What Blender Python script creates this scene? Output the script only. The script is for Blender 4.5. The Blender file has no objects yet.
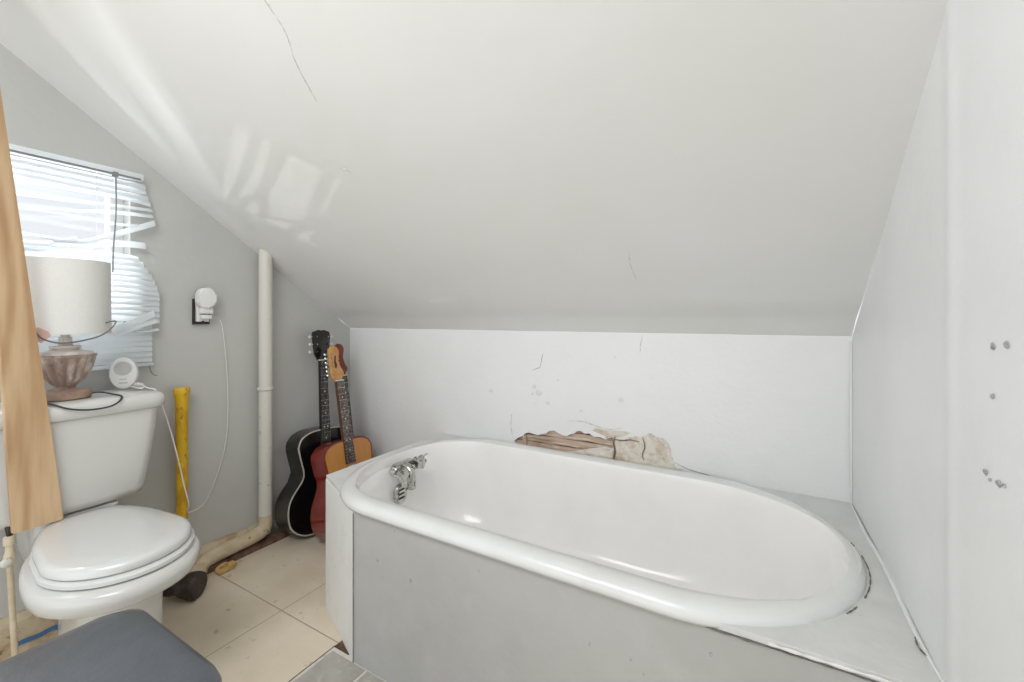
import bpy, bmesh, math, random
from mathutils import Vector, Matrix, noise
random.seed(4)
PI = math.pi
SC = bpy.context.scene
COL = SC.collection

# ---------------------------------------------------------------- camera
cam = bpy.data.cameras.new('camera'); camo = bpy.data.objects.new('camera', cam); COL.objects.link(camo)
cam.sensor_width = 36; cam.lens = 425 / 1024 * 36; cam.shift_y = -23 / 1024
cam.clip_start = 0.01
camo.location = (0, 0, 1.0133)
camo.rotation_euler = (PI/2, 0, math.atan(243/425))
SC.camera = camo
# ---------------------------------------------------------------- daylight, added fill lamps
W = bpy.data.worlds.new('sky'); SC.world = W; W.use_nodes = True
wn = W.node_tree.nodes; wl = W.node_tree.links
bg = wn['Background']
tc = wn.new('ShaderNodeTexCoord'); sx = wn.new('ShaderNodeSeparateXYZ'); cr = wn.new('ShaderNodeValToRGB')
wl.new(tc.outputs['Generated'], sx.inputs[0]); wl.new(sx.outputs['Z'], cr.inputs[0]); wl.new(cr.outputs[0], bg.inputs[0])
cr.color_ramp.elements[0].position = 0.0; cr.color_ramp.elements[0].color = (0.965, 0.975, 0.995, 1)
ce_ = cr.color_ramp.elements.new(0.17); ce_.color = (0.82, 0.92, 1.04, 1)
cr.color_ramp.elements[1].position = 0.6; cr.color_ramp.elements[1].color = (0.62, 0.76, 0.92, 1)
bg.inputs[1].default_value = 0.92
def area_light(name, loc, rot, sx_, sy_, power, color=(1, 1, 1)):
    l = bpy.data.lights.new(name, 'AREA'); l.shape = 'RECTANGLE'; l.size = sx_; l.size_y = sy_
    l.energy = power; l.color = color
    o = bpy.data.objects.new(name, l); COL.objects.link(o); o.location = loc; o.rotation_euler = rot; return o
area_light('added_fill_high', (-0.65, -0.25, 1.98), (math.radians(40), 0, 0), 1.0, 0.7, 14, (1, 0.992, 0.985))  # unseen fill lamp, added to carry more light deep into the room
area_light('added_fill_low', (-0.75, -0.72, 0.65), (math.radians(112), 0, 0), 1.8, 1.1, 4.2, (1, 0.99, 0.97))  # unseen fill panel behind the camera, added to brighten walls and slope
area_light('window_daylight', (-2.55, 0.30, 0.42), (0, math.radians(-128), 0), 0.5, 0.9, 60, (0.95, 0.98, 1))
area_light('outdoor_sky_light', (-2.55, 0.32, 2.0), (0, math.radians(-40), 0), 0.4, 0.9, 16, (0.96, 0.98, 1))
# sunlight thrown up through the gaps of the blind from something bright outside
gl = bpy.data.lights.new('outdoor_sun_glint', 'SPOT'); gl.energy = 120; gl.spot_size = math.radians(13); gl.spot_blend = .4; gl.shadow_soft_size = .012
glo = bpy.data.objects.new('outdoor_sun_glint', gl); COL.objects.link(glo); glo.location = (-4.1, -1.9, .74)
glo.rotation_euler = (Vector((-1.95, .52, 1.27))-glo.location).to_track_quat('-Z', 'Y').to_euler()
vs = SC.view_settings
vs.view_transform = 'Standard'; vs.look = 'None'; vs.gamma = 1; vs.use_curve_mapping = False
vs.exposure = 0.13
SC.display_settings.display_device = 'sRGB'

# ---------------------------------------------------------------- materials
def srgb(*c):
    return tuple((v/255/12.92 if v/255 <= .04045 else ((v/255+.055)/1.055)**2.4) for v in c) + (1,)
def mat(name, col, rough=.5, metal=0, bump=None, var=None, coat=0, spec=.5, streak=None, alpha=1, trans=0):
    m = bpy.data.materials.new(name); m.use_nodes = True
    nt = m.node_tree; N = nt.nodes; L = nt.links; b = N['Principled BSDF']
    b.inputs['Base Color'].default_value = col
    b.inputs['Roughness'].default_value = rough; b.inputs['Metallic'].default_value = metal
    b.inputs['Coat Weight'].default_value = coat; b.inputs['Coat Roughness'].default_value = .12
    b.inputs['Specular IOR Level'].default_value = spec
    co = N.new('ShaderNodeTexCoord').outputs['Object']
    if streak:
        mp = N.new('ShaderNodeMapping'); mp.inputs['Scale'].default_value = streak; L.new(co, mp.inputs[0]); co = mp.outputs[0]
    last = None
    for v in (var or []):            # (scale, lo, hi, colour, amount)
        n = N.new('ShaderNodeTexNoise'); n.inputs['Scale'].default_value = v[0]; n.inputs['Detail'].default_value = 6
        n.inputs['Roughness'].default_value = .6
        L.new(co, n.inputs['Vector'])
        r = N.new('ShaderNodeMapRange'); r.inputs[1].default_value = v[1]; r.inputs[2].default_value = v[2]; r.inputs[4].default_value = v[4]
        L.new(n.outputs[0], r.inputs[0])
        mx = N.new('ShaderNodeMix'); mx.data_type = 'RGBA'
        if last: L.new(last, mx.inputs[6])
        else: mx.inputs[6].default_value = col
        mx.inputs[7].default_value = v[3]; L.new(r.outputs[0], mx.inputs[0]); last = mx.outputs[2]
    if last: L.new(last, b.inputs['Base Color'])
    if bump:                         # list of (scale, distance)
        prev = None
        for s, d in bump:
            n = N.new('ShaderNodeTexNoise'); n.inputs['Scale'].default_value = s; n.inputs['Detail'].default_value = 4; L.new(co, n.inputs['Vector'])
            bp = N.new('ShaderNodeBump'); bp.inputs['Strength'].default_value = 1; bp.inputs['Distance'].default_value = d
            L.new(n.outputs[0], bp.inputs['Height'])
            if prev: L.new(prev, bp.inputs['Normal'])
            prev = bp.outputs[0]
        L.new(prev, b.inputs['Normal'])
    if trans: b.inputs['Transmission Weight'].default_value = trans
    return m
DIRT = srgb(150, 148, 142)
M = {}
M['wall_white'] = mat('white_wall_paint', srgb(235, 235, 233), .42, bump=[(5, .006), (60, .0006)], var=[(3, .35, .75, srgb(229, 229, 228), .8), (42, .71, .8, srgb(196, 192, 182), .5)])
M['wall_right'] = mat('right_wall_paint', srgb(235, 236, 236), .4, bump=[(3, .008), (60, .0005)], var=[(2.5, .35, .75, srgb(222, 223, 223), .8)])
M['ceiling'] = mat('glossy_ceiling_paint', srgb(229, 229, 227), .5, spec=.35, bump=[(2.2, .008)], var=[(2, .4, .7, srgb(226, 226, 221), .9)])
M['wall_grey'] = mat('grey_wall_paint', srgb(192, 192, 187), .38, bump=[(4, .008), (22, .0015)], var=[(3, .4, .7, srgb(190, 190, 187), .9), (30, .70, .8, srgb(165, 162, 155), .5)])
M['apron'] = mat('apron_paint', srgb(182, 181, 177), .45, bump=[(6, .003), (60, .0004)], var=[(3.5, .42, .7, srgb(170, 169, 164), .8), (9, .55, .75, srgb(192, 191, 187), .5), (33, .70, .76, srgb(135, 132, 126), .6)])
M['panel'] = mat('panel_paint', srgb(233, 232, 227), .5, bump=[(9, .003)], var=[(14, .5, .8, srgb(222, 220, 213), .8), (45, .68, .75, srgb(150, 146, 138), .7)])
M['ledge'] = mat('ledge_plaster', srgb(214, 214, 211), .5, bump=[(10, .006), (50, .001)], var=[(7, .45, .75, srgb(196, 195, 190), .7), (40, .69, .76, srgb(150, 147, 140), .7)])
M['enamel'] = mat('bathtub_enamel', srgb(246, 244, 241), .16, coat=.4, bump=[(7, .002)], var=[(5, .45, .75, srgb(240, 237, 233), .7), (60, .74, .78, srgb(150, 140, 128), .6)])
M['rim_paint'] = mat('tub_rim_paint', srgb(224, 224, 221), .24, coat=.2, bump=[(7, .002)], var=[(6, .45, .75, srgb(214, 213, 209), .8), (60, .72, .78, srgb(150, 146, 138), .6)])
M['porcelain'] = mat('toilet_porcelain', srgb(206, 205, 200), .12, coat=.3)
M['seat'] = mat('toilet_seat_plastic', srgb(214, 214, 211), .1, coat=.6)
M['chrome'] = mat('old_chrome', srgb(196, 195, 190), .17, metal=1, bump=[(40, .0015)], var=[(55, .55, .62, srgb(70, 66, 60), .8)])
M['dark_metal'] = mat('tarnished_metal', srgb(70, 66, 60), .5, metal=.7, bump=[(80, .001)])
M['brown_crack'] = mat('brown_crack', srgb(104, 78, 58), .9, var=[(60, .4, .6, srgb(150, 122, 98), .8)])
M['dark'] = mat('painted_dark_gap', srgb(62, 56, 50), .9, var=[(40, .4, .6, srgb(92, 78, 66), .8)])
M['crack'] = mat('crack_line', srgb(128, 124, 116), .9, var=[(60, .4, .6, srgb(95, 90, 83), .8)])
M['crack_faint'] = mat('faint_crack_line', srgb(222, 221, 217), .9, var=[(60, .4, .6, srgb(165, 162, 156), .8)])
M['lath'] = mat('old_lath_wood', srgb(196, 172, 152), .85, bump=[(30, .003)], var=[(14, .45, .66, srgb(136, 106, 86), .9), (50, .5, .62, srgb(222, 210, 194), .8)], streak=(.25, 1, 2.2))
M['plaster'] = mat('broken_plaster', srgb(224, 217, 205), .9, bump=[(28, .012), (120, .003)], var=[(24, .48, .66, srgb(200, 184, 163), .9), (60, .62, .72, srgb(140, 118, 98), .7)])
M['pipe'] = mat('painted_pipe', srgb(212, 208, 199), .45, bump=[(30, .002)], var=[(35, .66, .72, srgb(120, 105, 88), .8)])
M['pipe_old'] = mat('flaking_painted_pipe', srgb(208, 194, 168), .6, bump=[(28, .004)], var=[(13, .45, .7, srgb(182, 160, 126), .8), (34, .62, .68, srgb(120, 94, 68), .85)])
M['baseboard'] = mat('worn_baseboard', srgb(196, 180, 152), .7, bump=[(30, .005)], var=[(16, .48, .62, srgb(165, 135, 98), .8), (34, .6, .68, srgb(116, 88, 62), .85)])
M['brown_strip'] = mat('brown_wood_strip', srgb(118, 88, 74), .75, bump=[(40, .003)], var=[(25, .45, .6, srgb(78, 55, 45), .9)])
M['foam'] = mat('yellow_foam', srgb(196, 164, 104), .9, bump=[(45, .008)], var=[(40, .5, .65, srgb(140, 104, 58), .9)])
M['rubber'] = mat('black_rubber', srgb(48, 42, 38), .42, bump=[(30, .002)], var=[(22, .5, .7, srgb(82, 70, 60), .8)])
M['yellow'] = mat('yellow_plastic', srgb(222, 178, 24), .35, bump=[(20, .001)], var=[(16, .5, .62, srgb(190, 140, 20), .8), (40, .58, .66, srgb(96, 74, 20), .9)], streak=(1, 1, .6))
M['cord_white'] = mat('white_cable', srgb(226, 224, 219), .5)
M['cord_grey'] = mat('grey_cable', srgb(108, 104, 102), .5)
M['cord_black'] = mat('black_cable', srgb(52, 52, 54), .5)
M['plastic'] = mat('white_plastic', srgb(228, 228, 225), .35)
M['plastic_grey'] = mat('light_grey_plastic', srgb(190, 190, 188), .5)
M['shade'] = mat('linen_lamp_shade', srgb(222, 221, 217), .9, bump=[(300, .0004)], var=[(200, .4, .6, srgb(218, 217, 212), .8)])
M['lampwood'] = mat('whitewashed_brown_lamp', srgb(150, 128, 116), .65, bump=[(40, .002)], var=[(22, .45, .62, srgb(205, 193, 182), .75), (70, .5, .7, srgb(112, 92, 82), .6)], streak=(1, 1, .5))
M['lampbase'] = mat('brown_lamp_base', srgb(160, 134, 116), .65, bump=[(60, .001)], var=[(30, .45, .65, srgb(128, 102, 86), .8)])
M['lampwhite'] = mat('chalky_lamp_top', srgb(214, 206, 198), .7, var=[(30, .5, .7, srgb(170, 155, 145), .8)])
M['vinyl'] = mat('dark_blue_grey_vinyl', srgb(78, 82, 87), .36, spec=.7, bump=[(350, .0003), (9, .004)], var=[(5, .45, .7, srgb(90, 95, 102), .7), (30, .66, .74, srgb(98, 102, 108), .5)])
M['blind'] = mat('white_vinyl_slat', srgb(238, 240, 240), .4)
M['frame'] = mat('window_frame_paint', srgb(214, 216, 216), .5, bump=[(40, .001)])
M['rail_dark'] = mat('grey_rail_lip', srgb(128, 128, 130), .5)
M['tape'] = mat('blue_painters_tape', srgb(74, 112, 158), .7)
M['tag'] = mat('pink_paper', srgb(214, 178, 166), .8)
# translucent daylight through the slats
nt = M['blind'].node_tree; tr = nt.nodes.new('ShaderNodeBsdfTranslucent'); tr.inputs[0].default_value = (.9, .93, .95, 1)
ms = nt.nodes.new('ShaderNodeMixShader'); ms.inputs[0].default_value = .5
nt.links.new(nt.nodes['Principled BSDF'].outputs[0], ms.inputs[1]); nt.links.new(tr.outputs[0], ms.inputs[2])
nt.links.new(ms.outputs[0], nt.nodes['Material Output'].inputs[0])
def clear_glass():
    m = bpy.data.materials.new('window_glass'); m.use_nodes = True; nt = m.node_tree
    g = nt.nodes.new('ShaderNodeBsdfGlossy'); g.inputs['Roughness'].default_value = .02
    t = nt.nodes.new('ShaderNodeBsdfTransparent'); mx = nt.nodes.new('ShaderNodeMixShader'); mx.inputs[0].default_value = .06
    nt.links.new(t.outputs[0], mx.inputs[1]); nt.links.new(g.outputs[0], mx.inputs[2]); nt.links.new(mx.outputs[0], nt.nodes['Material Output'].inputs[0])
    return m
M['glass'] = clear_glass()
def pine():
    m = mat('pine_board', srgb(205, 170, 130), .55); nt = m.node_tree; N = nt.nodes; L = nt.links; b = N['Principled BSDF']
    tc = N.new('ShaderNodeTexCoord'); mp = N.new('ShaderNodeMapping'); mp.inputs['Scale'].default_value = (1, 1, .10); L.new(tc.outputs['Object'], mp.inputs[0])
    n = N.new('ShaderNodeTexNoise'); n.inputs['Scale'].default_value = 7; n.inputs['Detail'].default_value = 1; n.inputs['Distortion'].default_value = .25; L.new(mp.outputs[0], n.inputs['Vector'])
    ma = N.new('ShaderNodeMath'); ma.operation = 'MULTIPLY'; ma.inputs[1].default_value = 62; L.new(n.outputs[0], ma.inputs[0])
    si = N.new('ShaderNodeMath'); si.operation = 'SINE'; L.new(ma.outputs[0], si.inputs[0])
    n2 = N.new('ShaderNodeTexNoise'); n2.inputs['Scale'].default_value = 70; n2.inputs['Detail'].default_value = 3; L.new(mp.outputs[0], n2.inputs['Vector'])
    ad = N.new('ShaderNodeMath'); ad.operation = 'MULTIPLY_ADD'; ad.inputs[1].default_value = .35; L.new(si.outputs[0], ad.inputs[0]); L.new(n2.outputs[0], ad.inputs[2])
    c = N.new('ShaderNodeValToRGB'); L.new(ad.outputs[0], c.inputs[0])
    c.color_ramp.elements[0].color = srgb(208, 178, 140); c.color_ramp.elements[0].position = .1
    c.color_ramp.elements[1].color = srgb(180, 143, 104); c.color_ramp.elements[1].position = .95
    L.new(c.outputs[0], b.inputs['Base Color']); return m
M['pine'] = pine()
def sunburst():
    # amber top, dark red towards its rim (a stain, by distance from the middle of the face)
    m = mat('amber_sunburst_top', srgb(214, 150, 70), .22, coat=.5); nt = m.node_tree; N = nt.nodes; L = nt.links; b = N['Principled BSDF']
    tc = N.new('ShaderNodeTexCoord'); n = N.new('ShaderNodeTexNoise'); n.inputs['Scale'].default_value = 60
    mp = N.new('ShaderNodeMapping'); mp.inputs['Scale'].default_value = (1, 3, .2); L.new(tc.outputs['Object'], mp.inputs[0]); L.new(mp.outputs[0], n.inputs['Vector'])
    c = N.new('ShaderNodeValToRGB'); L.new(n.outputs[0], c.inputs[0])
    c.color_ramp.elements[0].color = srgb(206, 146, 74); c.color_ramp.elements[1].color = srgb(186, 122, 56)
    L.new(c.outputs[0], b.inputs['Base Color']); return m
M['amber'] = sunburst()
M['red'] = mat('red_lacquer', srgb(128, 38, 30), .2, coat=.6, var=[(5, .4, .7, srgb(108, 28, 22), .8)])
M['red_dark'] = mat('dark_red_lacquer', srgb(118, 38, 26), .3, coat=.4)
M['black'] = mat('black_lacquer', srgb(16, 16, 17), .25, coat=.4)
M['black_side'] = mat('dark_green_black_side', srgb(44, 45, 42), .35, coat=.3)
M['binding'] = mat('cream_binding', srgb(196, 192, 180), .5)
M['rosewood'] = mat('rosewood_board', srgb(84, 58, 48), .5, bump=[(80, .0006)], var=[(50, .4, .65, srgb(60, 40, 34), .8)], streak=(1, 1, .2))
M['ebony'] = mat('black_fretboard', srgb(36, 33, 33), .45)
M['maple'] = mat('maple_headstock', srgb(206, 152, 92), .35, coat=.3, var=[(30, .4, .65, srgb(188, 130, 72), .8)])
M['pearl'] = mat('pearl_inlay', srgb(214, 210, 198), .3)
M['mahogany'] = mat('brown_neck', srgb(120, 78, 58), .4)
M['pickguard'] = mat('black_pickguard', srgb(20, 18, 18), .3)
M['leg'] = mat('black_steel_leg', srgb(30, 30, 32), .35, metal=.5)

def floor_mat():
    m = mat('beige_floor_tile', srgb(186, 176, 158), .5); nt = m.node_tree; N = nt.nodes; L = nt.links; b = N['Principled BSDF']
    tc = N.new('ShaderNodeTexCoord'); co = tc.outputs['Object']
    sp = N.new('ShaderNodeSeparateXYZ'); L.new(co, sp.inputs[0])
    def line(axis, off, size, w):
        a = N.new('ShaderNodeMath'); a.operation = 'SUBTRACT'; a.inputs[1].default_value = off; L.new(sp.outputs[axis], a.inputs[0])
        d = N.new('ShaderNodeMath'); d.operation = 'DIVIDE'; d.inputs[1].default_value = size; L.new(a.outputs[0], d.inputs[0])
        r = N.new('ShaderNodeMath'); r.operation = 'ROUND'; L.new(d.outputs[0], r.inputs[0])
        s = N.new('ShaderNodeMath'); s.operation = 'SUBTRACT'; L.new(d.outputs[0], s.inputs[0]); L.new(r.outputs[0], s.inputs[1])
        ab = N.new('ShaderNodeMath'); ab.operation = 'ABSOLUTE'; L.new(s.outputs[0], ab.inputs[0])
        lt = N.new('ShaderNodeMath'); lt.operation = 'LESS_THAN'; lt.inputs[1].default_value = w/size; L.new(ab.outputs[0], lt.inputs[0]); return lt.outputs[0]
    g1 = line('X', -1.424, .594, .0016); g2 = line('Y', .882, .594, .0016)
    mxm = N.new('ShaderNodeMath'); mxm.operation = 'MAXIMUM'; L.new(g1, mxm.inputs[0]); L.new(g2, mxm.inputs[1])
    n = N.new('ShaderNodeTexNoise'); n.inputs['Scale'].default_value = 5; n.inputs['Detail'].default_value = 7; L.new(co, n.inputs['Vector'])
    c = N.new('ShaderNodeValToRGB'); L.new(n.outputs[0], c.inputs[0])
    c.color_ramp.elements[0].position = .35; c.color_ramp.elements[0].color = srgb(212, 198, 175)
    c.color_ramp.elements[1].position = .68; c.color_ramp.elements[1].color = srgb(226, 214, 194)
    n3 = N.new('ShaderNodeTexNoise'); n3.inputs['Scale'].default_value = 26; n3.inputs['Detail'].default_value = 5; L.new(co, n3.inputs['Vector'])
    r3 = N.new('ShaderNodeMapRange'); r3.inputs[1].default_value = .64; r3.inputs[2].default_value = .74; r3.inputs[4].default_value = .55; L.new(n3.outputs[0], r3.inputs[0])
    mx0 = N.new('ShaderNodeMix'); mx0.data_type = 'RGBA'; L.new(r3.outputs[0], mx0.inputs[0]); L.new(c.outputs[0], mx0.inputs[6]); mx0.inputs[7].default_value = srgb(150, 134, 112)
    mx = N.new('ShaderNodeMix'); mx.data_type = 'RGBA'; L.new(mxm.outputs[0], mx.inputs[0]); L.new(mx0.outputs[2], mx.inputs[6]); mx.inputs[7].default_value = srgb(166, 152, 132)
    L.new(mx.outputs[2], b.inputs['Base Color'])
    bp = N.new('ShaderNodeBump'); bp.invert = True; bp.inputs['Distance'].default_value = .002; L.new(mxm.outputs[0], bp.inputs['Height'])
    bp2 = N.new('ShaderNodeBump'); bp2.inputs['Distance'].default_value = .004; L.new(n.outputs[0], bp2.inputs['Height']); L.new(bp.outputs[0], bp2.inputs['Normal'])
    L.new(bp2.outputs[0], b.inputs['Normal']); return m
M['floor'] = floor_mat()
M['grey_tile'] = mat('grey_stone_tile', srgb(178, 174, 166), .45, bump=[(14, .002)], var=[(9, .42, .62, srgb(160, 155, 146), .9), (26, .58, .7, srgb(196, 192, 184), .7)])
M['grout'] = mat('pale_grout', srgb(214, 210, 200), .8, var=[(30, .5, .7, srgb(180, 172, 160), .8)])

# ---------------------------------------------------------------- mesh helpers
def obj(name, bm, m, parent=None, smooth=True, angle=35):
    bmesh.ops.recalc_face_normals(bm, faces=bm.faces)
    me = bpy.data.meshes.new(name); bm.to_mesh(me); bm.free()
    for x in (m if isinstance(m, (list, tuple)) else [m]): me.materials.append(M[x])
    if smooth:
        for p in me.polygons: p.use_smooth = True
        me.set_sharp_from_angle(angle=math.radians(angle))
    o = bpy.data.objects.new(name, me); COL.objects.link(o)
    if parent: o.parent = parent
    return o
def tag(o, label=None, cat=None, group=None, kind=None):
    if label: o['label'] = label
    if cat: o['category'] = cat
    if group: o['group'] = group
    if kind: o['kind'] = kind
    return o
def empty(name, loc=(0, 0, 0), rot=(0, 0, 0)):
    o = bpy.data.objects.new(name, None); COL.objects.link(o); o.location = loc; o.rotation_euler = rot; o.empty_display_size = .05
    return o
def box(bm, x0, x1, y0, y1, z0, z1, bev=0, seg=2, mi=0):
    vs_ = [bm.verts.new((x, y, z)) for z in (z0, z1) for x, y in ((x0, y0), (x1, y0), (x1, y1), (x0, y1))]
    fs = [bm.faces.new([vs_[i] for i in f]) for f in ((3, 2, 1, 0), (4, 5, 6, 7), (0, 1, 5, 4), (1, 2, 6, 5), (2, 3, 7, 6), (3, 0, 4, 7))]
    for f in fs: f.material_index = mi
    if bev:
        es = list({e for f in fs for e in f.edges})
        bmesh.ops.bevel(bm, geom=es, offset=bev, segments=seg, affect='EDGES', profile=.5)
    return bm
def loft(bm, rings, cap0=True, cap1=True, mi=0, closed=True):
    R = [[bm.verts.new(p) for p in r] for r in rings]
    n = len(R[0])
    for a, b in zip(R, R[1:]):
        for i in range(n if closed else n-1):
            j = (i+1) % n
            f = bm.faces.new((a[i], a[j], b[j], b[i])); f.material_index = mi
    if cap0: bm.faces.new(list(reversed(R[0]))).material_index = mi
    if cap1: bm.faces.new(R[-1]).material_index = mi
    return R
def lathe(bm, prof, c=(0, 0, 0), n=32, flute=None, mi=0, cap0=True, cap1=True):
    rings = []
    for r, z in prof:
        ring = []
        for i in range(n):
            a = 2*PI*i/n; rr_ = r
            if flute: rr_ = r*(1 - flute[1](z)*abs(math.sin(flute[0]*a/2))**3)
            ring.append((c[0]+rr_*math.cos(a), c[1]+rr_*math.sin(a), c[2]+z))
        rings.append(ring)
    loft(bm, rings, cap0, cap1, mi)
def spline(pts, sub=8):
    P_ = [Vector(p) for p in pts]; out = []
    for i in range(len(P_)-1):
        p0 = P_[max(i-1, 0)]; p1 = P_[i]; p2 = P_[i+1]; p3 = P_[min(i+2, len(P_)-1)]
        for k in range(sub):
            t = k/sub
            out.append(.5*((2*p1)+(-p0+p2)*t+(2*p0-5*p1+4*p2-p3)*t*t+(-p0+3*p1-3*p2+p3)*t**3))
    out.append(P_[-1]); return out
def tube(bm, pts, r, n=12, mi=0, caps=True):
    pts = [Vector(p) for p in pts]; rings = []; up = None
    for i, p in enumerate(pts):
        d = (pts[min(i+1, len(pts)-1)] - pts[max(i-1, 0)]).normalized()
        if up is None: up = d.orthogonal().normalized()
        up = (up - d*up.dot(d)).normalized(); s = d.cross(up)
        rad = r(i/(len(pts)-1)) if callable(r) else r
        rings.append([p + rad*(up*math.cos(2*PI*k/n)+s*math.sin(2*PI*k/n)) for k in range(n)])
    loft(bm, rings, caps, caps, mi)
def prism(bm, outline, axis, a, b, bev=0, mi=0, seg=2):
    """outline of 2-D points extruded along axis 0/1/2 from a to b"""
    def P3(u, v, w): return {0: (w, u, v), 1: (u, w, v), 2: (u, v, w)}[axis]
    A = [bm.verts.new(P3(u, v, a)) for u, v in outline]; B = [bm.verts.new(P3(u, v, b)) for u, v in outline]
    f0 = bm.faces.new(list(reversed(A))); f1 = bm.faces.new(B); f0.material_index = f1.material_index = mi
    n = len(A)
    for i in range(n):
        bm.faces.new((A[i], A[(i+1) % n], B[(i+1) % n], B[i])).material_index = mi
    if bev:
        bmesh.ops.bevel(bm, geom=list(f0.edges)+list(f1.edges), offset=bev, segments=seg, affect='EDGES', profile=.5)
    return bm
def rrect(x0, x1, y0, y1, L_, R_, n=14, m=10):
    """closed outline with elliptical corners: L_=(rx,ry) at the x0 end, R_=(rx,ry) at the x1 end"""
    pts = []
    def arc(cx, cy, rx, ry, a0):
        return [(cx+rx*math.cos(a0+PI/2*k/n), cy+ry*math.sin(a0+PI/2*k/n)) for k in range(n+1)]
    a1 = arc(x1-R_[0], y1-R_[1], R_[0], R_[1], 0); a2 = arc(x0+L_[0], y1-L_[1], L_[0], L_[1], PI/2)
    a3 = arc(x0+L_[0], y0+L_[1], L_[0], L_[1], PI); a4 = arc(x1-R_[0], y0+R_[1], R_[0], R_[1], 1.5*PI)
    for A_, B_ in ((a1, a2), (a2, a3), (a3, a4), (a4, a1)):
        pts += A_
        p, q = A_[-1], B_[0]
        for k in range(1, m): pts.append((p[0]+(q[0]-p[0])*k/m, p[1]+(q[1]-p[1])*k/m))
    return pts
def fill(bm, outer, holes, P3):
    """planar face with holes, triangulated"""
    es = []
    for loop in [outer]+holes:
        v = [bm.verts.new(P3(*p)) for p in loop]
        es += [bm.edges.new((v[i], v[(i+1) % len(v)])) for i in range(len(v))]
    bmesh.ops.triangle_fill(bm, use_beauty=True, use_dissolve=False, edges=es)
def thick_fill(bm, outer, holes, P3, off):
    fill(bm, outer, holes, P3)
    r = bmesh.ops.extrude_face_region(bm, geom=list(bm.faces))
    vs_ = [g for g in r['geom'] if isinstance(g, bmesh.types.BMVert)]
    bmesh.ops.translate(bm, verts=vs_, vec=off)

XL, XR, YK = -1.95, .25, 1.6
ZC, TL = .957, .703
def zc(y): return ZC + TL*(YK-y)
YB = -.75        # where the modelled part of the room ends, behind the camera

# ================================================================ the setting
bm = bmesh.new(); box(bm, XL-.15, XR+.12, YB-.3, YK+.12, -.05, 0)
tag(obj('floor', bm, 'floor', smooth=False), 'floor of square beige tiles with thin worn joints', kind='structure')

# left gable wall with the window opening
WY0, WY1, WZ0, WZ1 = .0, .645, .875, 1.495
bm = bmesh.new()
thick_fill(bm, [(YB, 0), (YK, 0), (YK, zc(YK)), (YB, zc(YB))], [[(WY0, WZ0), (WY1, WZ0), (WY1, WZ1), (WY0, WZ1)]], lambda u, v: (XL, u, v), (-.12, 0, 0))
wl_ = tag(obj('wall_left', bm, 'wall_grey', smooth=False), 'grey painted gable wall with the window and the white pipe', kind='structure')
def marks(parent, name, m, paths, r, flat=None):
    """thin raised or dark lines lying on a surface"""
    for p in paths:
        b_ = bmesh.new(); tube(b_, spline(p, 4), lambda t, r=r: r*(.35+.65*math.sin(PI*min(max(t, .02), .98))), 6)
        obj(name, b_, m, parent)

# knee wall behind the tub with its broken hole
hole = [(-.905, .478), (-.9, .487), (-.878, .503), (-.862, .508), (-.85, .523), (-.832, .528), (-.79, .522), (-.772, .529), (-.752, .534), (-.74, .546), (-.716, .552), (-.7, .543),
        (-.682, .538), (-.66, .536), (-.645, .546), (-.628, .551), (-.617, .562), (-.6, .566), (-.584, .556), (-.565, .560), (-.548, .549), (-.52, .552), (-.50, .545),
        (-.474, .556), (-.462, .545), (-.468, .53), (-.472, .512), (-.5, .516), (-.535, .506), (-.57, .497), (-.6, .487), (-.64, .474), (-.67, .470), (-.72, .470), (-.78, .470), (-.85, .469), (-.885, .469)]
bm = bmesh.new()
thick_fill(bm, [(XL, 0), (XR, 0), (XR, zc(YK)), (XL, zc(YK))], [hole], lambda u, v: (u, YK, v), (0, .012, 0))
box(bm, -1.05, -.35, YK+.045, YK+.055, .40, .62, mi=1)          # backing; the cavity's shade is put into its dark colour
wb = tag(obj('wall_back', bm, ['wall_white', 'dark'], smooth=False), 'low white knee wall behind the bathtub with a broken hole', kind='structure')
for i, (z, h, dx) in enumerate(((.461, .026, .0), (.490, .028, .02), (.521, .027, .0), (.552, .026, .03))):
    b_ = bmesh.new()
    pts = []
    for k in range(13):
        x = -.98+dx+.6*k/12; w = noise.noise(Vector((k*.7, i*3.1, 0)))*.0035
        pts.append([(x, YK+.016+w*.6, z+w), (x, YK+.024+w, z+w), (x, YK+.024+w, z+h+w*.5), (x, YK+.014+w*.6, z+h+w*.8)])
    loft(b_, pts); obj('lath_strip', b_, 'lath', wb, smooth=False)
b_ = bmesh.new(); box(b_, -.864, -.848, YK+.004, YK+.016, .455, .555, .002); obj('batten', b_, 'lath', wb, smooth=False)
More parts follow.
